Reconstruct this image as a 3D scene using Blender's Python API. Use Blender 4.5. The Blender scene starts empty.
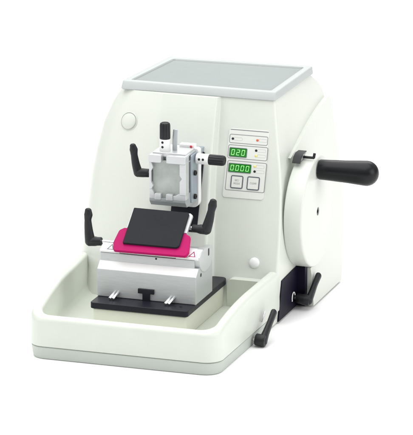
import bpy, bmesh, math
from mathutils import Vector, Matrix

# All sizes below are in centimetres; S turns them into metres.
S = 0.01
sc = bpy.context.scene
COL = sc.collection
PI = math.pi
R = math.radians

# ------------------------------------------------------------------ materials
def mat(name, col, rough=0.45, metal=0.0, bump=0.0, bscale=900.0, var=0.0, vscale=25.0,
        coat=0.0, spec=0.5, brushed=None, emit=None, estr=0.0):
    m = bpy.data.materials.new(name); m.use_nodes = True
    nt = m.node_tree; b = nt.nodes['Principled BSDF']
    b.inputs['Base Color'].default_value = (*col, 1)
    b.inputs['Roughness'].default_value = rough
    b.inputs['Metallic'].default_value = metal
    b.inputs['Coat Weight'].default_value = coat
    b.inputs['Specular IOR Level'].default_value = spec
    tc = nt.nodes.new('ShaderNodeTexCoord')
    if var > 0:
        n = nt.nodes.new('ShaderNodeTexNoise'); n.inputs['Scale'].default_value = vscale
        n.inputs['Detail'].default_value = 5
        r = nt.nodes.new('ShaderNodeValToRGB')
        r.color_ramp.elements[0].position = 0.3; r.color_ramp.elements[1].position = 0.7
        r.color_ramp.elements[0].color = (*[c * (1 - var) for c in col], 1)
        r.color_ramp.elements[1].color = (*[min(1, c * (1 + var)) for c in col], 1)
        if brushed:
            mv = nt.nodes.new('ShaderNodeMapping'); mv.inputs['Scale'].default_value = brushed
            nt.links.new(tc.outputs['Object'], mv.inputs['Vector']); nt.links.new(mv.outputs['Vector'], n.inputs['Vector'])
        else:
            nt.links.new(tc.outputs['Object'], n.inputs['Vector'])
        nt.links.new(n.outputs['Fac'], r.inputs['Fac'])
        nt.links.new(r.outputs['Color'], b.inputs['Base Color'])
        rr = nt.nodes.new('ShaderNodeMapRange')
        rr.inputs['To Min'].default_value = max(0.02, rough - 0.06); rr.inputs['To Max'].default_value = rough + 0.06
        nt.links.new(n.outputs['Fac'], rr.inputs['Value'])
        nt.links.new(rr.outputs['Result'], b.inputs['Roughness'])
    if bump > 0:
        n2 = nt.nodes.new('ShaderNodeTexNoise'); n2.inputs['Scale'].default_value = bscale
        n2.inputs['Detail'].default_value = 3
        if brushed:
            mp = nt.nodes.new('ShaderNodeMapping'); mp.inputs['Scale'].default_value = brushed
            nt.links.new(tc.outputs['Object'], mp.inputs['Vector'])
            nt.links.new(mp.outputs['Vector'], n2.inputs['Vector'])
        else:
            nt.links.new(tc.outputs['Object'], n2.inputs['Vector'])
        bp = nt.nodes.new('ShaderNodeBump'); bp.inputs['Strength'].default_value = bump
        bp.inputs['Distance'].default_value = 0.0004
        nt.links.new(n2.outputs['Fac'], bp.inputs['Height'])
        nt.links.new(bp.outputs['Normal'], b.inputs['Normal'])
    if emit:
        b.inputs['Emission Color'].default_value = (*emit, 1)
        b.inputs['Emission Strength'].default_value = estr
    return m

M = {}
M['paint'] = mat('off_white_paint', (0.622, 0.650, 0.592), 0.34, bump=0.16, bscale=800, var=0.012)
M['basin'] = mat('basin_plastic', (0.605, 0.642, 0.570), 0.34, bump=0.16, bscale=800, var=0.015)
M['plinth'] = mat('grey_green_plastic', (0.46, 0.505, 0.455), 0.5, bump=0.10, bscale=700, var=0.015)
M['cream'] = mat('cream_paint', (0.72, 0.73, 0.64), 0.45, bump=0.08, bscale=700, var=0.01)
M['tray'] = mat('tray_rim_plastic', (0.425, 0.457, 0.445), 0.5, bump=0.12, bscale=600, var=0.012)
M['mat'] = mat('tray_mat_rubber', (0.272, 0.303, 0.296), 0.75, bump=0.25, bscale=900, var=0.02)
M['black'] = mat('black_plastic', (0.010, 0.0115, 0.013), 0.42, spec=0.35, bump=0.25, bscale=1100, var=0.1)
M['knobblack'] = mat('black_grip_plastic', (0.005, 0.0055, 0.007), 0.32, spec=0.25, bump=0.12, bscale=900, var=0.1)
M['plate'] = mat('black_anodised', (0.010, 0.0105, 0.018), 0.4, spec=0.3, bump=0.1, bscale=900, var=0.1)
M['guard'] = mat('dark_grey_steel', (0.021, 0.023, 0.027), 0.6, spec=0.10, bump=0.15, bscale=1200, var=0.08)
M['navy'] = mat('navy_paint', (0.006, 0.005, 0.015), 0.5, spec=0.12, bump=0.1, var=0.08)
M['magenta'] = mat('magenta_plastic', (0.42, 0.004, 0.11), 0.45, spec=0.12, bump=0.06, var=0.02)
M['steel'] = mat('satin_aluminium', (0.52, 0.54, 0.545), 0.40, metal=0.35, bump=0.25, bscale=60, brushed=(2, 40, 40), var=0.07)
M['jaw'] = mat('machined_jaw', (0.60, 0.615, 0.62), 0.33, metal=0.45, bump=0.2, bscale=60, brushed=(2, 40, 40), var=0.03)
M['grey'] = mat('anodised_grey', (0.40, 0.43, 0.44), 0.48, metal=0.45, bump=0.2, bscale=60, brushed=(2, 40, 40), var=0.03)
M['bright'] = mat('polished_steel', (0.78, 0.79, 0.80), 0.2, metal=1.0)
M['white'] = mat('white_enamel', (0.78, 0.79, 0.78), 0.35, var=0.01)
M['dull'] = mat('dull_grey_metal', (0.42, 0.455, 0.43), 0.5, metal=0.35, var=0.22, vscale=32, bump=0.3, bscale=300)
M['bluegrey'] = mat('blue_grey_metal', (0.36, 0.41, 0.46), 0.4, metal=0.5, var=0.05)
M['panel'] = mat('panel_film', (0.69, 0.71, 0.665), 0.38, var=0.01)
M['ink'] = mat('grey_print', (0.20, 0.215, 0.21), 0.5)
M['line'] = mat('pale_print', (0.42, 0.44, 0.42), 0.5)
M['key'] = mat('key_frame', (0.10, 0.115, 0.13), 0.4)
M['glassgreen'] = mat('green_display', (0.012, 0.15, 0.015), 0.15, emit=(0.01, 0.22, 0.01), estr=0.25)
M['digit'] = mat('lit_digit', (0.3, 0.8, 0.25), 0.3, emit=(0.50, 1.0, 0.38), estr=0.45)
M['ledyellow'] = mat('yellow_lamp', (0.75, 0.65, 0.18), 0.3)
M['ledred'] = mat('red_lamp', (0.62, 0.13, 0.05), 0.3)
M['leddark'] = mat('dark_lamp', (0.012, 0.014, 0.018), 0.4, spec=0.3)
M['red'] = mat('red_dot', (0.7, 0.03, 0.06), 0.4)
M['ground'] = mat('white_table', (0.93, 0.93, 0.93), 0.7, spec=0.2, var=0.004, vscale=3)

# ------------------------------------------------------------------ helpers
def thing(name, label, cat, loc, group=None):
    o = bpy.data.objects.new(name, None); COL.objects.link(o)
    o.empty_display_size = 0.05
    o.location = Vector(loc) * S
    o['label'] = label; o['category'] = cat
    if group: o['group'] = group
    bpy.context.view_layer.update()
    return o

def obj(name, bm, ms, parent=None, bevel=0.0, seg=3, angle=35, smooth=True, label=None):
    bmesh.ops.recalc_face_normals(bm, faces=bm.faces)
    me = bpy.data.meshes.new(name)
    # the origin sits in the middle of the piece
    lo = Vector((min(v.co.x for v in bm.verts), min(v.co.y for v in bm.verts), min(v.co.z for v in bm.verts)))
    hi = Vector((max(v.co.x for v in bm.verts), max(v.co.y for v in bm.verts), max(v.co.z for v in bm.verts)))
    c = (lo + hi) / 2
    for v in bm.verts: v.co = (v.co - c) * S
    bm.to_mesh(me); bm.free()
    if not isinstance(ms, (list, tuple)): ms = [ms]
    for m in ms: me.materials.append(m)
    o = bpy.data.objects.new(name, me); COL.objects.link(o)
    if smooth:
        for p in me.polygons: p.use_smooth = True
        me.set_sharp_from_angle(angle=R(angle))
    if bevel > 0:
        b = o.modifiers.new('bevel', 'BEVEL'); b.width = bevel * S; b.segments = seg
        b.limit_method = 'ANGLE'; b.angle_limit = R(angle); b.use_clamp_overlap = True
        w = o.modifiers.new('normals', 'WEIGHTED_NORMAL'); w.keep_sharp = False
        for e in me.edges: e.use_edge_sharp = False
    W = Matrix.Translation(c * S)
    if parent:
        o.parent = parent
        bpy.context.view_layer.update()
        o.matrix_world = W
    else:
        o.matrix_world = W
    bpy.context.view_layer.update()
    if label: o['label'] = label
    return o

def box(bm, x0, x1, y0, y1, z0, z1, mi=0):
    v = [bm.verts.new(p) for p in ((x0,y0,z0),(x1,y0,z0),(x1,y1,z0),(x0,y1,z0),(x0,y0,z1),(x1,y0,z1),(x1,y1,z1),(x0,y1,z1))]
    for f in ((3,2,1,0),(4,5,6,7),(0,1,5,4),(1,2,6,5),(2,3,7,6),(3,0,4,7)):
        bm.faces.new([v[i] for i in f]).material_index = mi

def frame(o, u, v, n):
    """place (a,b,c) at o + a*u + b*v + c*n"""
    o, u, v, n = Vector(o), Vector(u), Vector(v), Vector(n)
    return lambda a, b, c=0: o + u * a + v * b + n * c

XZ = lambda y: frame((0, y, 0), (1, 0, 0), (0, 0, 1), (0, 1, 0))       # depth along +Y
YZ = lambda x: frame((x, 0, 0), (0, 1, 0), (0, 0, 1), (1, 0, 0))       # depth along +X
XY = lambda z: frame((0, 0, z), (1, 0, 0), (0, 1, 0), (0, 0, 1))

def prism(bm, pts, fr, d0, d1, mi=0):
    a = [bm.verts.new(fr(p[0], p[1], d0)) for p in pts]
    b = [bm.verts.new(fr(p[0], p[1], d1)) for p in pts]
    n = len(pts)
    for i in range(n):
        bm.faces.new((a[i], a[(i+1) % n], b[(i+1) % n], b[i])).material_index = mi
    bm.faces.new(a[::-1]).material_index = mi
    bm.faces.new(b).material_index = mi

def fillet(pts, rad, n=6):
    """round the corners of a closed 2D outline; the same number of points per corner"""
    out = []; N = len(pts)
    if not isinstance(rad, (list, tuple)): rad = [rad] * N
    for i in range(N):
        p0, p, p1 = Vector(pts[i-1]), Vector(pts[i]), Vector(pts[(i+1) % N])
        r = rad[i]
        if r <= 1e-6:
            out += [(p.x, p.y)] * 1; continue
        a, b = (p0 - p), (p1 - p)
        la, lb = a.length, b.length; a.normalize(); b.normalize()
        ang = a.angle(b)
        t = min(r / math.tan(ang / 2), la * .48, lb * .48)
        q0, q1 = p + a * t, p + b * t
        for k in range(n + 1):
            s = k / n
            # quadratic blend, near circular
            w = 1 + (math.sin(ang / 2) - 1) * 1.0
            d = (1-s)**2 + 2*s*(1-s)*w + s*s
            q = (q0 * (1-s)**2 + p * (2*s*(1-s)*w) + q1 * s*s) / d
            out.append((q.x, q.y))
    return out

def loft(bm, loops, cap0=True, cap1=True, closed=False, mis=None):
    L = [[bm.verts.new(p) for p in lp] for lp in loops]
    n = len(loops[0])
    rng = range(len(L)) if closed else range(len(L) - 1)
    for j in rng:
        a, b = L[j], L[(j+1) % len(L)]
        for i in range(n):
            f = bm.faces.new((a[i], a[(i+1) % n], b[(i+1) % n], b[i]))
            if mis: f.material_index = mis[j]
    if not closed:
        if cap0: bm.faces.new(L[0][::-1]).material_index = mis[0] if mis else 0
        if cap1: bm.faces.new(L[-1]).material_index = mis[-1] if mis else 0

def lathe(bm, prof, origin, axis, n=40, mi=0, flutes=None):
    """prof: list of (radius, distance along axis)"""
    ax = Vector(axis).normalized()
    ref = Vector((0, 0, 1)) if abs(ax.z) < .9 else Vector((1, 0, 0))
    u = ax.cross(ref).normalized(); v = ax.cross(u)
    o = Vector(origin); rings = []
    for r, h in prof:
        if r < 1e-5:
            rings.append([bm.verts.new(o + ax * h)])
        else:
            ring = []
            for i in range(n):
                a = 2 * PI * i / n
                rr = r
                if flutes and flutes[1] <= h <= flutes[2]:
                    rr = r * (1 - flutes[3] * (0.5 + 0.5 * math.cos(a * flutes[0])) ** 3)
                ring.append(bm.verts.new(o + ax * h + (u * math.cos(a) + v * math.sin(a)) * rr))
            rings.append(ring)
    for a, b in zip(rings, rings[1:]):
        if len(a) == 1 and len(b) == 1: continue
        for i in range(n):
            j = (i + 1) % n
            if len(a) == 1: f = bm.faces.new((a[0], b[j], b[i]))
            elif len(b) == 1: f = bm.faces.new((a[i], a[j], b[0]))
            else: f = bm.faces.new((a[i], a[j], b[j], b[i]))
            f.material_index = mi
    if len(rings[0]) > 1: bm.faces.new(rings[0][::-1]).material_index = mi
    if len(rings[-1]) > 1: bm.faces.new(rings[-1]).material_index = mi

def cyl(bm, p0, p1, r, edge=0.06, n=28, mi=0):
    p0, p1 = Vector(p0), Vector(p1); h = (p1 - p0).length; e = min(edge, r * .5, h * .4)
    lathe(bm, [(0, 0), (r - e, 0), (r - e*.3, e*.3), (r, e), (r, h - e), (r - e*.3, h - e*.3), (r - e, h), (0, h)], p0, p1 - p0, n, mi)

def sweep(bm, path, rad, side, n=20):
    """tube with elliptical sections: rad = [(half width along side, half thickness)], rounded caps"""
    P = [Vector(p) for p in path]; side = Vector(side).normalized(); loops = []
    # resample by Catmull-Rom
    pts, rs = [], []
    for i in range(len(P) - 1):
        a, b = P[i], P[i+1]
        p0 = P[i-1] if i else a + (a - b); p3 = P[i+2] if i + 2 < len(P) else b + (b - a)
        for k in range(6):
            t = k / 6
            pts.append(0.5 * ((2*a) + (b-p0)*t + (2*p0 - 5*a + 4*b - p3)*t*t + (3*a - p0 - 3*b + p3)*t**3))
            rs.append((rad[i][0]*(1-t) + rad[i+1][0]*t, rad[i][1]*(1-t) + rad[i+1][1]*t))
    pts.append(P[-1]); rs.append(rad[-1])
    def ring(c, tan, ra, rb):
        s = (side - tan * side.dot(tan)).normalized(); w = tan.cross(s)
        return [c + s * math.cos(2*PI*i/n) * ra + w * math.sin(2*PI*i/n) * rb for i in range(n)]
    tans = [(pts[min(i+1, len(pts)-1)] - pts[max(i-1, 0)]).normalized() for i in range(len(pts))]
    m0 = min(rs[0])
    for k in (0.15, .5, .8):
        c = math.sqrt(1 - (1-k)**2)
        loops.append(ring(pts[0] - tans[0]*m0*(1-k), tans[0], rs[0][0]*c, rs[0][1]*c))
    for p, t, r in zip(pts, tans, rs): loops.append(ring(p, t, *r))
    m1 = min(rs[-1])
    for k in (.8, .5, .15):
        c = math.sqrt(1 - (1-k)**2)
        loops.append(ring(pts[-1] + tans[-1]*m1*(1-k), tans[-1], rs[-1][0]*c, rs[-1][1]*c))
    loft(bm, loops)

def clamp_lever(parent, name, hub0, hub1, arm, rad, side, shaft_to, hub_r=(0.62, 0.8), shaft_r=0.3, screw=True):
    """black ratchet lever: tapered hub, bent flat arm; the steel shaft and end screw are its pieces"""
    bm = bmesh.new()
    h0, h1 = Vector(hub0), Vector(hub1); L = (h1 - h0).length
    lathe(bm, [(0, 0), (hub_r[0]*.9, 0), (hub_r[0], .1), (hub_r[0]*1.02, L*.45), (hub_r[1], L*.75), (hub_r[1], L + .45),
               (hub_r[1]*.9, L + .62), (hub_r[1]*.55, L + .68), (0, L + .68)], h0, h1 - h0, 32)
    sweep(bm, arm, rad, side)
    lv = obj(name, bm, M['black'], parent, angle=50)
    bm = bmesh.new(); cyl(bm, shaft_to, h0 + (h1 - h0).normalized()*.2, shaft_r)
    obj('shaft', bm, M['bright'], lv)
    if screw:
        d = (h1 - h0).normalized()
        bm = bmesh.new(); lathe(bm, [(0, 0), (hub_r[1]*.42, 0), (hub_r[1]*.42, .05), (hub_r[1]*.2, .07), (0, .03)], h1 + d*.67, d, 20)
        obj('screw', bm, M['bright'], lv)
    return lv

def text_mesh(body, fr, cx, cy, height, d, squeeze=0.85):
    """built-in font letters as a flat mesh; returns list of polygons in world cm"""
    cu = bpy.data.curves.new('t', 'FONT'); cu.body = body; cu.align_x = 'CENTER'; cu.align_y = 'CENTER'
    cu.size = height * 1.4
    t = bpy.data.objects.new('t', cu); COL.objects.link(t)
    dg = bpy.context.evaluated_depsgraph_get()
    me = bpy.data.meshes.new_from_object(t.evaluated_get(dg))
    polys = [[fr(cx + me.vertices[i].co.x * squeeze, cy + me.vertices[i].co.y, d) for i in p.vertices] for p in me.polygons]
    bpy.data.objects.remove(t); bpy.data.curves.remove(cu); bpy.data.meshes.remove(me)
    return polys

def add_polys(bm, polys, mi):
    for p in polys:
        bm.faces.new([bm.verts.new(v) for v in p]).material_index = mi

# ------------------------------------------------------------------ setting
bm = bmesh.new()
v = [bm.verts.new(p) for p in ((-2500, -1500, 0), (2500, -1500, 0), (2500, 3000, 0), (-2500, 3000, 0))]
bm.faces.new(v)
g = obj('ground', bm, M['ground'], smooth=False); g['kind'] = 'structure'

# ------------------------------------------------------------------ the microtome
mt = thing('rotary_microtome', 'off-white rotary microtome with black crank knob, green displays and open front basin standing on white', 'microtome', (15, 30, 0))

def lerp_tab(tab, z):
    if z <= tab[0][0]: return tab[0][1]
    for (a, va), (b, vb) in zip(tab, tab[1:]):
        if z <= b: return va + (vb - va) * (z - a) / (b - a)
    return tab[-1][1]

XL = [(0.3, -1.60), (7, -1.75), (8.5, -2.57), (10.7, -2.57), (16.9, -2.50), (20.9, -2.44), (24.8, -1.94), (28.7, -1.12), (32.2, 0.33), (33.6, 1.23), (34.7, 2.13)]
XR = [(0.3, 31.50), (8.7, 31.65), (14, 31.5), (20, 31.1), (24, 30.5), (29, 29.5), (32, 28.95), (34.7, 28.45)]
YB = [(0.3, 57), (8, 60), (14, 61.5), (25, 63), (31, 63), (33, 60.3), (34.7, 57.3)]
PR = [(0, 3.0), (8, 2.9), (14, 2.35), (19, 2.05), (25, 1.95), (29, 1.75), (32, 1.5), (34.7, 1.1)]
SX = [(0, 21.0), (7.5, 20.9), (18.7, 20.0), (25, 19.7), (34.7, 19.4)]     # the step between the centre and the panel side
FC = [(0, 3.3), (22, 3.2), (26, 2.9), (29, 2.5), (32, 2.0), (34.7, 1.3)]
yface = lambda z: 29 + .32 * (z - 8)

def body_loop(z):
    xl, xr, yb, yf, p, fc = lerp_tab(XL, z), lerp_tab(XR, z), lerp_tab(YB, z), yface(z), lerp_tab(PR, z), lerp_tab(FC, z)
    k = max(.12, p / 2.7)
    poly = [(xl + .6, yb), (xl, yf + fc + 1.5), (10.0, yf - p), (lerp_tab(SX, z) - .3, yf - p), (lerp_tab(SX, z), yf), (xr, yf), (xr, yb)]
    rad = [1.5, 4.0, 5.0, .7 * k, .5 * k, .45, 1.5]
    # point the facet's left end so that it starts at yf - p + fc
    poly[1] = (xl, yf - p + fc)
    return [(x, y, z) for x, y in fillet(poly, rad, 7)]

bm = bmesh.new()
zs = [0.3, 2, 5, 7, 8.5, 10.7, 13.5, 16.9, 20.9, 23, 24.8, 26.8, 28.7, 30, 31.2, 32.2, 33, 33.6, 34.2, 34.55]
loft(bm, [body_loop(z) for z in zs])
obj('housing', bm, M['paint'], mt, angle=40)

# top tray: rim with a shallow recess, mat inside
def tray_loop(i, z, r, f=None):
    f = i if f is None else f
    pts = [(2.35 + i, 37.25 + f), (28.62 - i, 37.25 + f), (28.85 - i, 57.5 - i), (4.0 + i, 56.5 - i)]
    return [(x, y, z) for x, y in fillet(pts, r, 6)]
bm = bmesh.new()
loft(bm, [tray_loop(.15, 34.5, .5), tray_loop(0, 34.62, .5), tray_loop(.02, 34.8, .5, .05), tray_loop(.10, 35.65, .5, .5), tray_loop(.16, 35.78, .5, .62), tray_loop(.3, 35.85, .45, .75),
          tray_loop(1.15, 35.85, .4, 1.5), tray_loop(1.28, 35.78, .4, 1.65), tray_loop(1.35, 35.45, .4, 1.75)])
tr = obj('top_tray', bm, M['tray'], mt, angle=50)
bm = bmesh.new()
loft(bm, [tray_loop(1.38, 35.3, .4, 1.78), tray_loop(1.38, 35.5, .4, 1.78), tray_loop(1.44, 35.53, .4, 1.84)])
obj('tray_mat', bm, M['mat'], tr, angle=40)

# plinth (the darker band round the foot)
def base_outline(i, r, yb):
    pts = [(0.2 + i, i), (31.35 - i, i), (31.72 - i, yb), (-2.15 + i, yb)]
    f = fillet(pts, [r, r, .05, .05], 8)
    out = []
    for a, b in zip(f, f[1:] + f[:1]):
        d = math.hypot(b[0]-a[0], b[1]-a[1]); n = 12 if d > 5 else 1
        for k in range(n): out.append((a[0] + (b[0]-a[0])*k/n, a[1] + (b[1]-a[1])*k/n))
    return out
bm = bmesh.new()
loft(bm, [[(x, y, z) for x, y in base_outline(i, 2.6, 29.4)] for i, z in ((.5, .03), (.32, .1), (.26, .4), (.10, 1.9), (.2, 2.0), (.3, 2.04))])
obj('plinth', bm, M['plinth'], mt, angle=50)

# waste basin
def ztop(y, x=10):
    t = min(1, max(0, (y - .5) / 17)); t = t * (2 - t)
    return 6.75 + 1.9 * t + .75 * max(0, min(1, 1 - (x + 1) / 3.5)) * (1 - math.exp(-max(0, y) / 2.0)) * max(.25, 1 - y / 30)
def basin_loop(i, z=None, dz=0, r=2.7, yb=30.2, lean=0.0):
    o = base_outline(i, max(.5, r - i * .35), yb)
    return [(x, y, (ztop(y, x) + dz) if z is None else z) for x, y in o]
bm = bmesh.new()
loops = [basin_loop(.35, 2.1), basin_loop(.04, 2.12), basin_loop(0, 2.25), basin_loop(.06, dz=-.9)]
for k in range(1, 6):
    a = k / 5 * PI / 2
    loops.append(basin_loop(.06 + .6 * (1 - math.cos(a)), dz=-.9 + .9 * math.sin(a)))
for k in range(0, 6):
    a = k / 5 * PI / 2
    loops.append(basin_loop(1.15 + .45 * math.sin(a), dz=-.45 * (1 - math.cos(a)), yb=30.0))
loops += [basin_loop(1.9, 4.2, yb=29.8), basin_loop(2.3, 3.3, yb=29.6), basin_loop(3.0, 2.9, yb=29.4), basin_loop(5.0, 2.8, yb=29)]
loft(bm, loops)
obj('waste_basin', bm, M['basin'], mt, angle=60)

bm = bmesh.new()
prism(bm, fillet([(23.75, 2.9), (30.35, 2.9), (30.35, 7.4), (23.75, 7.4)], [.05, .05, .3, .9], 6), XZ(0), 27.35, 29.4)
obj('rear_rim', bm, M['basin'], mt, bevel=.25)

# pedestal inside the basin and the black plate on it
bm = bmesh.new(); box(bm, 7.7, 23.1, 9.25, 29.3, 2.7, 6.2)
obj('pedestal', bm, M['cream'], mt, bevel=.25)
bm = bmesh.new()
prism(bm, fillet([(7.3, 8.9), (23.4, 8.9), (23.4, 28.9), (7.3, 28.9)], [.6, .6, 1.0, .3], 5), XY(0), 6.2, 7.2)
pl = obj('base_plate', bm, M['plate'], mt, bevel=.12)
bm = bmesh.new()
prism(bm, [(14.85, 7.1), (16.05, 7.1), (16.05, 8.35), (16.75, 8.35), (16.75, 9.1), (14.1, 9.1), (14.1, 8.35), (14.85, 8.35)], XZ(0), 12.2, 20)
obj('guide_rail', bm, M['plate'], pl, bevel=.05)
for cx in (20.6, 21.6):
    bm = bmesh.new(); lathe(bm, [(0, -.1), (.26, -.1), (.26, .02), (.2, .06), (.12, .0), (0, 0)], (cx, 11.0, 7.2), (0, 0, 1), 20)
    obj('plate_screw', bm, M['guard'], pl)

# slide slot behind the specimen clamp
bm = bmesh.new()
kk = .32
nl = math.hypot(1, kk)
FR_BLOCK = frame((0, 29 - 2.3 + kk * (0 - 8), 0), (1, 0, 0), (0, kk, 1), (0, -1 / nl, kk / nl))
prism(bm, fillet([(13.6, 8.2), (18.25, 8.2), (18.25, 26.5), (13.6, 26.5)], .2, 3), FR_BLOCK, -.8, .05)
obj('slide_slot', bm, M['plate'], mt, bevel=.03)

# round caps
def cap(x, z, on_block, r, name='round_cap'):
    if on_block:
        p, fc, xl = lerp_tab(PR, z), lerp_tab(FC, z), lerp_tab(XL, z)
        t = (10 - x) / (10 - xl)
        y = yface(z) - p + fc * t
        ux = Vector((10 - xl, -fc, 0)).normalized()
    else:
        y = yface(z); ux = Vector((1, 0, 0))
    n = ux.cross(Vector((0, .32, 1))).normalized()
    bm = bmesh.new()
    lathe(bm, [(0, -.5), (r, -.5), (r, .06), (r * .985, .10), (r * .93, .10), (r * .91, .04), (r * .90, -.22), (r * .83, -.22), (r * .83, .20), (r * .81, .26), (r * .76, .29), (r * .5, .36), (r * .25, .39), (0, .40)], (x, y, z), n, 40)
    return obj(name, bm, M['paint'], mt, angle=60)
cap(4.5, 29.75, True, 1.55)
bm = bmesh.new()
n = Vector((0, -1, .32)).normalized()
lathe(bm, [(0, -.4), (.88, -.4), (.88, 0), (.84, .12), (.7, .26), (.4, .38), (0, .42)], (27.62, yface(9.75), 9.75), n, 36)
obj('round_cap', bm, M['white'], mt, angle=60)

# ------------------------------------------------------------------ control panel
PF = frame((0, yface(25), 25), (1, 0, 0), Vector((0, .32, 1)).normalized(), Vector((0, -1, .32)).normalized())
bm = bmesh.new()
prism(bm, fillet([(21.25, -5.98), (28.1, -5.95), (28.05, 5.2), (21.4, 5.1)], .45, 5), PF, -.2, .13)
pn = obj('control_panel', bm, M['panel'], mt, bevel=.06)
def outline(bm, x0, x1, y0, y1, w, r, d0, d1, mi=0):
    o = fillet([(x0, y0), (x1, y0), (x1, y1), (x0, y1)], r, 5)
    i = fillet([(x0+w, y0+w), (x1-w, y0+w), (x1-w, y1-w), (x0+w, y1-w)], max(.03, r - w), 5)
    loft(bm, [[PF(a, b, d0) for a, b in o], [PF(a, b, d1) for a, b in o], [PF(a, b, d1) for a, b in i], [PF(a, b, d0) for a, b in i]], False, False, closed=True, mis=[mi]*4)
bm = bmesh.new(); outline(bm, 21.6, 28.0, 4.86, 4.98, .055, .05, .12, .145)
for a in ((21.55, 28.0, 2.75, 4.2), (21.5, 28.15, .3, 2.5), (21.6, 28.2, -4.8, -.02)):
    outline(bm, *a, .085, .3, .12, .15)
obj('panel_border', bm, M['ink'], pn, smooth=False)

SEG = {'0': 'abcdef', '2': 'abged'}
def display(x0, x1, y0, y1, digits):
    bm = bmesh.new()
    prism(bm, fillet([(x0, y0), (x1, y0), (x1, y1), (x0, y1)], .12, 3), PF, .1, .17)
    n = len(digits); cw = (x1 - x0 - .3) / n; h = (y1 - y0) * .66; w = cw * .62; t = .085
    for i, ch in enumerate(digits):
        cx = x0 + .15 + cw * (i + .5); cy = (y0 + y1) / 2; s = .10
        sg = {'a': (-w/2+t*.6, h/2-t, w/2-t*.6, h/2), 'd': (-w/2+t*.6, -h/2, w/2-t*.6, -h/2+t), 'g': (-w/2+t*.6, -t/2, w/2-t*.6, t/2),
              'f': (-w/2, .03, -w/2+t, h/2-t*.5), 'b': (w/2-t, .03, w/2, h/2-t*.5), 'e': (-w/2, -h/2+t*.5, -w/2+t, -.03), 'c': (w/2-t, -h/2+t*.5, w/2, -.03)}
        for k in SEG[ch]:
            a, b, c, d = sg[k]
            sh = lambda x, y: (cx + x + y * s, cy + y)
            prism(bm, [sh(a, b), sh(c, b), sh(c, d), sh(a, d)], PF, .16, .185, 1)
    outline(bm, x0 - .05, x1 + .05, y0 - .05, y1 + .05, .07, .15, .1, .21, 2)
    obj('display', bm, [M['glassgreen'], M['digit'], M['key']], pn, smooth=False)
display(21.8, 24.65, .62, 2.0, '020')
display(21.9, 25.6, -1.84, -.5, '0000')

def key(x0, x1, y0, y1, lines):
    bm = bmesh.new()
    outline(bm, x0, x1, y0, y1, .17, .28, .1, .2)
    prism(bm, fillet([(x0+.16, y0+.16), (x1-.16, y0+.16), (x1-.16, y1-.16), (x0+.16, y1-.16)], .14, 4), PF, .1, .19, 1)
    for i, s in enumerate(lines):
        cy = (y0 + y1) / 2 + ((len(lines) - 1) / 2 - i) * .52
        add_polys(bm, text_mesh(s, PF, (x0 + x1) / 2, cy, .3, .2, .9), 2)
    obj('push_button', bm, [M['key'], M['panel'], M['ink']], pn, smooth=False)
key(22.45, 24.52, -4.45, -2.36, ['SEC/', 'MODE'])
key(25.18, 27.28, -4.5, -2.34, ['CLEAR'])
for (x, y, m) in ((22.12, 3.46, 'leddark'), (26.24, 3.5, 'ledred'), (26.19, 1.85, 'leddark'), (26.23, 1.0, 'ledyellow'), (26.2, -.7, 'ledyellow'), (26.26, -1.5, 'leddark')):
    bm = bmesh.new()
    c = PF(x, y, .1)
    lathe(bm, [(0, 0), (.2, 0), (.2, .06), (.15, .10), (.07, .12), (0, .125)], c, Vector((0, -1, .32)), 18)
    obj('indicator_light', bm, M[m], pn)
    bm = bmesh.new()
    outline(bm, x + .22, x + 1.6, y - .24, y + .24, .035, .12, .12, .14)
    obj('light_label', bm, M['line'], pn, smooth=False)

# ------------------------------------------------------------------ handwheel, cover, latch
WC = (41.4, 15.8)
bm = bmesh.new()
lathe(bm, [(0, 31.5), (8.7, 31.5), (8.95, 31.6), (9.05, 31.8), (9.05, 34.25), (9.0, 34.42), (8.88, 34.55), (8.7, 34.6), (.72, 34.6), (.66, 34.5), (.66, 33.9), (0, 33.9)],
      (0, WC[0], WC[1]), (1, 0, 0), 128)
hw = obj('handwheel', bm, M['paint'], mt, angle=50)
bm = bmesh.new(); lathe(bm, [(0, 34.55), (1.05, 34.55), (1.05, 34.72), (.9, 34.78), (0, 34.78)], (0, 41.55, 22.75), (1, 0, 0), 40)
obj('grip_collar', bm, M['bright'], hw)
bm = bmesh.new(); lathe(bm, [(0, 33.88), (.64, 33.88), (.64, 34.5), (.5, 34.52), (.3, 34.52), (.3, 34.3), (0, 34.3)], (0, WC[0], WC[1]), (1, 0, 0), 32)
obj('hub_screw', bm, M['leddark'], hw)
bm = bmesh.new()
prof = [(0, 34.7), (1.4, 34.7), (1.57, 34.76), (1.63, 34.9), (1.68, 36.5), (1.82, 39.5), (1.97, 41.5), (2.04, 42.6)]
for k in range(1, 9):
    a = k / 8 * PI / 2
    prof.append((2.04 * math.cos(a) if k < 8 else 0, 42.6 + 2.0 * math.sin(a)))
lathe(bm, prof, (0, 41.55, 22.75), (1, 0, 0), 56)
obj('crank_knob', bm, M['knobblack'], hw, angle=60)

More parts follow.
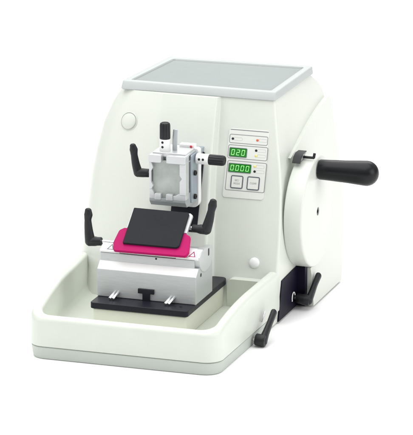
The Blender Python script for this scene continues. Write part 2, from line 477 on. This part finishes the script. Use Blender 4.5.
def arc(r, a0, a1, n):
    return [(WC[0] + r * math.cos(R(a0 + (a1 - a0) * k / n)), WC[1] + r * math.sin(R(a0 + (a1 - a0) * k / n))) for k in range(n + 1)]
rim_cut = arc(9.5, -93, 106, 44)
side_curve = [(40.4, 25.35), (42.57, 25.9), (45.64, 26.7), (48.81, 27.5), (51.87, 28.2), (54.8, 28.75), (57.41, 29.2), (60.3, 29.6), (62.5, 29.75)]
edge = [(39.8, .35), (40.4, 2.3), (40.9, 5.0)] + rim_cut + side_curve + [(62.95, 29.3), (63.1, 25.5), (63.05, 20.4), (62.5, 13.7), (60.0, 7.6), (57.0, 2.5), (55.6, .35)]
bm = bmesh.new()
def drafted(k): return [(34.5 - .15 * z if k else 29.0, y, z) for y, z in edge]
loft(bm, [drafted(0), drafted(1)])
obj('wheel_cover', bm, M['paint'], mt, bevel=.18, seg=4, angle=40)

bm = bmesh.new()
prism(bm, [(37.4, 24.75), (38.0, 25.35), (39.0, 25.75), (40.6, 25.7), (40.6, 24.9), (39, 24.7)], YZ(0), 31.5, 32.6)
lt = obj('wheel_latch', bm, M['grey'], mt, bevel=.06)
bm = bmesh.new()
prism(bm, [(37.2, 24.62), (37.85, 25.48), (38.95, 25.93), (40.8, 25.88), (40.6, 25.7), (39.0, 25.73), (38.0, 25.33), (37.38, 24.55)], YZ(0), 31.45, 32.8)
cyl(bm, (32.6, 39.6, 25.12), (34.45, 39.6, 25.12), .22)
cyl(bm, (34.35, 39.6, 25.05), (34.45, 39.75, 25.85), .22)
obj('latch_pin', bm, M['black'], lt, angle=40)

bm = bmesh.new()
prism(bm, [(29.5, .35), (42, .35), (42, 6.95), (37.2, 6.95), (31.2, 6.7)], YZ(0), 31.0, 31.78)
prism(bm, [(39.2, .35), (40.5, .35), (40.5, 6.9), (39.2, 6.9)], YZ(0), 31.7, 33.15)
obj('side_plate', bm, M['navy'], mt, bevel=.04)

# side levers
clamp_lever(mt, 'lock_lever', (32.1, 38.1, 1.95), (33.7, 38.1, 1.75), [(34.1, 38.1, 1.7), (34.25, 39.2, 2.5), (34.35, 40.8, 3.7), (34.5, 42.2, 4.75)],
            [(.65, .85), (.5, .78), (.45, .68), (.5, .66)], (1, 0, 0), (31.6, 38.1, 1.95), hub_r=(.8, .9))
bm = bmesh.new()
sweep(bm, [(31.95, 36.9 + .8 * math.cos(R(t)), 2.25 + .95 * math.sin(R(t))) for t in range(200, 10, -20)], [(.09, .09)] * 10, (1, 0, 0), 12)
obj('hook', bm, M['white'], mt)
clamp_lever(mt, 'lock_lever', (31.9, 17.1, 1.15), (32.9, 17.1, 1.05), [(33.1, 17.1, 1.0), (33.2, 18.4, 2.0), (33.3, 20.0, 3.1), (33.4, 21.7, 4.35)],
            [(.7, .95), (.52, .8), (.46, .7), (.5, .66)], (1, 0, 0), (31.3, 17.1, 1.15), hub_r=(.95, .98))
bm = bmesh.new(); cyl(bm, (31.78, 20.6, 2.9), (31.95, 21.7, 4.4), .13)
obj('pin', bm, M['bright'], mt)

# ------------------------------------------------------------------ specimen clamp
bm = bmesh.new()
prism(bm, fillet([(12.6, 18.5), (18.85, 18.5), (18.85, 28.2), (12.6, 28.2)], [.6, .9, .5, .5], 4), XZ(0), 28.0, 29.3)
box(bm, 15.6, 18.1, 27.9, 29.2, 28.1, 28.75)
bp_ = obj('back_plate', bm, M['white'], mt, bevel=.1)
bm = bmesh.new(); lathe(bm, [(0, 0), (.2, 0), (.2, .05), (.12, .09), (0, .1)], (17.6, 27.9, 28.45), (0, -1, 0), 18)
obj('red_dot', bm, M['red'], bp_)
bm = bmesh.new(); box(bm, 13.4, 18.0, 29.3, 33.5, 19, 27.2)
obj('slide_carriage', bm, M['bluegrey'], mt, bevel=.1)
# clamp head
bm = bmesh.new()
prism(bm, [(24.3, 28.0), (24.3, 20.9), (25.0, 19.8), (27.9, 19.5), (27.9, 28.0)], YZ(0), 12.35, 18.4)
hd = obj('specimen_clamp', bm, M['grey'], mt, bevel=.15)
bm = bmesh.new()   # side cheek (blue-grey) with the two bolts
prism(bm, fillet([(25.2, 20.0), (27.85, 19.75), (27.85, 27.7), (25.2, 27.7)], .2, 3), YZ(0), 18.38, 18.62)
ck = obj('cheek_plate', bm, M['bluegrey'], hd, bevel=.05)
for z in (24.6, 20.75):
    bm = bmesh.new(); lathe(bm, [(0, 0), (.42, 0), (.42, .3), (.36, .38), (.2, .38), (.2, .25), (0, .25)], (18.6, 26.5, z), (1, 0, 0), 24)
    obj('bolt', bm, M['black'], ck)
bm = bmesh.new()   # dull back of the pocket
box(bm, 12.7, 17.6, 23.55, 24.35, 20.9, 27.0)
obj('clamp_face', bm, M['dull'], hd, bevel=.05)
bm = bmesh.new()   # upper jaw
for x0, x1 in ((12.25, 14.35), (15.2, 18.4)):
    prism(bm, fillet([(x0, 26.75), (x1, 26.75), (x1, 28.05), (x0, 28.05)], .25, 4), XZ(0), 22.7, 25.6)
box(bm, 12.6, 18.2, 23.6, 27.7, 27.6, 28.3)
obj('jaw', bm, M['jaw'], hd, bevel=.12)
bm = bmesh.new()   # lower jaw
for x0, x1 in ((13.2, 14.25), (15.1, 16.2)):
    prism(bm, fillet([(x0, 20.7), (x1, 20.7), (x1, 21.75), (x0, 21.75)], .15, 4), XZ(0), 22.8, 24.5)
prism(bm, [(12.25, 20.9), (13.2, 20.75), (13.2, 21.4), (12.7, 22.4), (12.25, 22.6)], XZ(0), 23.0, 24.5)
prism(bm, [(16.2, 20.75), (18.4, 20.9), (18.4, 21.9), (17.2, 21.9), (16.6, 21.5), (16.2, 21.5)], XZ(0), 23.0, 24.5)
obj('jaw', bm, M['jaw'], hd, bevel=.1)
bm = bmesh.new()   # scalloped side bars
prism(bm, [(17.35, 21.7), (18.4, 21.7), (18.4, 26.9), (17.35, 26.9), (17.35, 24.9), (17.7, 24.4), (17.35, 23.9)], XZ(0), 22.9, 25.2)
obj('side_bar', bm, M['jaw'], hd, bevel=.08)
bm = bmesh.new()
prism(bm, [(12.25, 22.3), (12.65, 22.3), (12.95, 22.9), (12.6, 23.6), (12.6, 25.3), (12.95, 25.9), (12.6, 26.9), (12.25, 26.9)], XZ(0), 22.95, 25.2)
obj('side_bar', bm, M['jaw'], hd, bevel=.08)
bm = bmesh.new()   # sloping underside
prism(bm, [(22.95, 20.95), (22.95, 20.45), (23.7, 19.62), (27.6, 19.4), (27.6, 20.95)], YZ(0), 12.3, 18.35)
obj('under_plate', bm, M['grey'], hd, bevel=.06)

def adjust_knob(origin, axis, dots):
    bm = bmesh.new()
    lathe(bm, [(0, 0), (.82, 0), (.86, .06), (.86, 1.95), (.82, 2.05), (.6, 2.05), (0, 2.05)], origin, axis, 36)
    k = obj('adjustment_knob', bm, M['white'], hd)
    bm = bmesh.new()
    lathe(bm, [(0, 2.0), (.78, 2.0), (.84, 2.08), (.85, 2.3), (.84, 4.2), (.78, 4.5), (.66, 4.64), (.5, 4.68), (.46, 4.6), (0, 4.6)], origin, axis, 96, flutes=(12, 2.25, 4.55, .12))
    obj('grip', bm, M['black'], k, angle=60)
    for p, d in dots:
        bm = bmesh.new(); lathe(bm, [(0, -.05), (.2, -.05), (.2, .02), (0, .02)], p, d, 16)
        obj('index_mark', bm, M['leddark'], k)
adjust_knob((14.25, 25, 28.15), (0, 0, 1), [((14.1, 24.15, 29.75), (-.15, -1, 0)), ((14.1, 24.15, 29.0), (-.15, -1, 0))])
adjust_knob((18.9, 27, 26.85), (1, 0, 0), [((19.5, 26.15, 26.95), (0, -1, .1)), ((20.15, 26.15, 26.95), (0, -1, .1))])
bm = bmesh.new()
sweep(bm, [(15.75, 25.4, 28.2), (15.75, 25.4, 29.8), (15.85, 25.4, 31.6)], [(.38, .2), (.42, .2), (.38, .18)], (1, 0, 0))
obj('release_pin', bm, M['grey'], hd)
clamp_lever(hd, 'clamp_lever', (11.6, 25, 24.35), (10.2, 25, 24.3), [(9.75, 25, 24.25), (9.35, 25, 25.6), (9.08, 25, 27.1), (8.98, 25, 28.0), (8.85, 25, 28.6)],
            [(.75, .7), (.66, .55), (.56, .5), (.68, .46), (.5, .4)], (1, 0, 0), (12.5, 25, 24.35), hub_r=(.68, .72), screw=False)

# ------------------------------------------------------------------ knife holder
kh = thing('knife_holder', 'silver knife holder with tilted dark plate and magenta guard, clamped on the black base plate', 'knife holder', (15.4, 16.5, 7.2))
bm = bmesh.new()
prism(bm, [(12.5, 7.22), (12.5, 11.65), (13.75, 12.75), (16.2, 12.75), (20.6, 12.6), (20.6, 7.22)], YZ(0), 7.25, 23.6)
bm.faces.ensure_lookup_table()
bm.normal_update()
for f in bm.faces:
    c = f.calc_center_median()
    if abs(c.y - 13.1) < .3 and 11.8 < c.z < 12.6: f.material_index = 1      # bevel face coloured white, painting in the light it catches from above
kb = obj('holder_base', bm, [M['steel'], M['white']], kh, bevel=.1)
bm = bmesh.new(); lathe(bm, [(0, 0), (.3, 0), (.3, .03), (0, .03)], (23.6, 14.9, 11.45), (1, 0, 0), 20)
obj('screw_hole', bm, M['leddark'], kb)
bm = bmesh.new(); lathe(bm, [(0, 0), (.16, 0), (.16, .03), (0, .03)], (16.6, 13.79, 13.75), (0, -1, 0), 16)
obj('screw_hole', bm, M['leddark'], kb)
for cx0, cx1 in ((10.62, 10.12), (19.86, 19.3)):
    for dx in (-.27, .27):
        bm = bmesh.new(); cyl(bm, (cx0 + dx, 12.9, 8.35), (cx1 + dx, 10.9, 7.42), .24, .1, 24)
        obj('clamp_stud', bm, M['bright'], kb)
# tilting cradle: straight in the middle, round-bottomed cheeks at both ends
bm = bmesh.new()
prism(bm, [(13.8, 12.7), (13.8, 14.0), (14.05, 14.05), (20.2, 14.4), (20.4, 12.6)], YZ(0), 7.35, 22.9)
cr = obj('cradle', bm, M['steel'], kh, bevel=.06)
def cheek(x0, x1):
    pts = [(13.95, 14.5), (13.95, 13.9)]
    for k in range(11):
        a = PI + (k / 10) * PI
        pts.append((17.2 + 3.25 * math.cos(a), 13.9 + 2.45 * math.sin(a)))
    pts += [(20.45, 14.85), (16.5, 15.35)]
    bm = bmesh.new(); prism(bm, pts, YZ(0), x0, x1)
    return obj('cheek', bm, M['jaw'], cr, bevel=.12)
cheek(22.6, 23.75)
bm = bmesh.new(); prism(bm, fillet([(18.0, 13.7), (18.55, 13.7), (18.55, 14.9), (18.0, 14.9)], .25, 4), YZ(0), 23.7, 23.78)
obj('slot', bm, M['leddark'], cr)
# pressure plate across the top, sloping back
bm = bmesh.new()
prism(bm, [(13.62, 14.12), (13.62, 14.42), (15.35, 15.25), (15.9, 15.2), (16.6, 14.3)], YZ(0), 7.3, 10.6)
prism(bm, [(13.62, 14.12), (13.62, 14.42), (15.35, 15.25), (16.6, 15.2), (17.6, 14.3)], YZ(0), 19.9, 23.55)
prism(bm, [(13.9, 14.12), (13.9, 14.35), (15.35, 15.05), (16, 15), (17, 14.3)], YZ(0), 10.5, 20.0)
obj('pressure_plate', bm, M['white'], kh, bevel=.05)
sl = Vector((0, 1.73, .83)).normalized(); nn = Vector((0, -sl.z, sl.y))
for cx in (8.95, 22.45):
    WF = frame((cx, 13.62, 14.42), (1, 0, 0), sl, nn)
    bm = bmesh.new()
    tri = [(-.58, .3), (.58, .3), (0, 1.65)]; ti = [(-.38, .43), (.38, .43), (0, 1.33)]
    loft(bm, [[WF(a, b, .006) for a, b in tri], [WF(a, b, .02) for a, b in tri], [WF(a, b, .02) for a, b in ti], [WF(a, b, .006) for a, b in ti]], False, False, closed=True)
    obj('warning_triangle', bm, M['key'] if cx < 15 else M['magenta'], kh, smooth=False)
# inclined blade support, guard plate and finger guard
GF = frame((0, 13.6, 15.95), (1, 0, 0), (0, .808, .588), (0, -.588, .808))
bm = bmesh.new()
prism(bm, [(14.6, 15.3), (18.7, 19.0), (19.3, 18.6), (19.3, 15.3)], YZ(0), 11.6, 19.6)
obj('blade_support', bm, M['grey'], kh, bevel=.1)
bm = bmesh.new()
prism(bm, fillet([(9.85, -1.32), (21.75, -1.2), (22.05, -.3), (21.5, 2.75), (20.3, 3.3), (10.4, 3.3), (9.7, 2.75), (9.4, .2)], [.45, .4, .3, .6, .3, .3, .6, .4], 5), GF, -.95, -.42)
obj('finger_guard', bm, M['magenta'], kh, bevel=.1)
bm = bmesh.new()
prism(bm, fillet([(10.75, 3.4), (20.75, 3.3), (20.75, 6.9), (20.3, 7.25), (11.0, 7.2), (10.75, 6.9)], .15, 4), GF, -.85, -.42)
obj('blade_holder', bm, M['steel'], kh, bevel=.06)
bm = bmesh.new()
prism(bm, fillet([(11.1, 0), (20.35, 0.02), (20.2, 7.05), (11.02, 7.1)], [.15, .6, .25, .15], 6), GF, -.40, 0)
obj('blade_guard_plate', bm, M['guard'], kh, bevel=.05)
clamp_lever(kh, 'clamp_lever', (6.95, 15.5, 15.25), (5.5, 15.5, 15.15), [(5.05, 15.5, 15.1), (4.8, 15.5, 16.8), (4.68, 15.5, 18.5), (4.76, 15.5, 19.4), (4.74, 15.5, 20.1)],
            [(.85, .8), (.70, .58), (.56, .52), (.70, .5), (.55, .42)], (1, 0, 0), (9.4, 15.6, 15.2), hub_r=(.68, .78), screw=False)
clamp_lever(kh, 'clamp_lever', (21.0, 18.5, 17.85), (22.8, 18.5, 17.8), [(23.25, 18.5, 17.8), (23.75, 18.5, 19.4), (24.1, 18.5, 20.9), (24.3, 18.5, 21.8), (24.45, 18.5, 22.5)],
            [(.85, .8), (.74, .58), (.6, .52), (.72, .5), (.56, .42)], (1, 0, 0), (20.3, 18.5, 17.9), hub_r=(.62, .76), screw=False)

# ------------------------------------------------------------------ camera
psi, phi = R(18.5), R(15.5)
cam = bpy.data.cameras.new('camera'); co = bpy.data.objects.new('camera', cam); COL.objects.link(co)
co.location = (2.0815, -5.3390, 1.81334)
co.rotation_euler = (PI / 2 - phi, 0, psi)
cam.sensor_fit = 'HORIZONTAL'; cam.sensor_width = 36; cam.lens = 3870 * 36 / 413
cam.clip_start = 0.1; cam.clip_end = 200
sc.camera = co

# ------------------------------------------------------------------ light: a white studio with soft boxes
w = bpy.data.worlds.new('World'); sc.world = w; w.use_nodes = True
nt = w.node_tree; bg = nt.nodes['Background']
tc = nt.nodes.new('ShaderNodeTexCoord'); sp = nt.nodes.new('ShaderNodeSeparateXYZ'); cr_ = nt.nodes.new('ShaderNodeValToRGB')
nt.links.new(tc.outputs['Generated'], sp.inputs['Vector']); nt.links.new(sp.outputs['Z'], cr_.inputs['Fac'])
cr_.color_ramp.elements[0].position = 0.05; cr_.color_ramp.elements[0].color = (.22, .22, .22, 1)
cr_.color_ramp.elements[1].position = 0.6; cr_.color_ramp.elements[1].color = (1, 1, 1, 1)
nt.links.new(cr_.outputs['Color'], bg.inputs['Color'])
bg.inputs['Strength'].default_value = 0.75

def softbox(name, loc, target, size, power):
    l = bpy.data.lights.new(name, 'AREA'); l.shape = 'RECTANGLE'; l.size, l.size_y = size
    l.energy = power
    o = bpy.data.objects.new(name, l); COL.objects.link(o)
    o.location = loc
    o.rotation_euler = (Vector(target) - Vector(loc)).to_track_quat('-Z', 'Y').to_euler()
    return o
T = (.15, .3, .15)
softbox('softbox_above', (.0, .15, 2.6), (.15, .35, .2), (3.2, 3.2), 78)
softbox('softbox_left', (-2.2, -1.6, 1.5), T, (1.6, 1.6), 21)
softbox('softbox_right', (2.5, -.1, .95), T, (1.6, 1.4), 21.5)
softbox('softbox_table', (-.9, 3.6, 2.6), (-.9, 3.6, 0), (4, 3), 110)

sc.view_settings.view_transform = 'Standard'; sc.view_settings.look = 'None'
sc.view_settings.exposure = 0; sc.view_settings.gamma = 1
sc.cycles.use_denoising = True
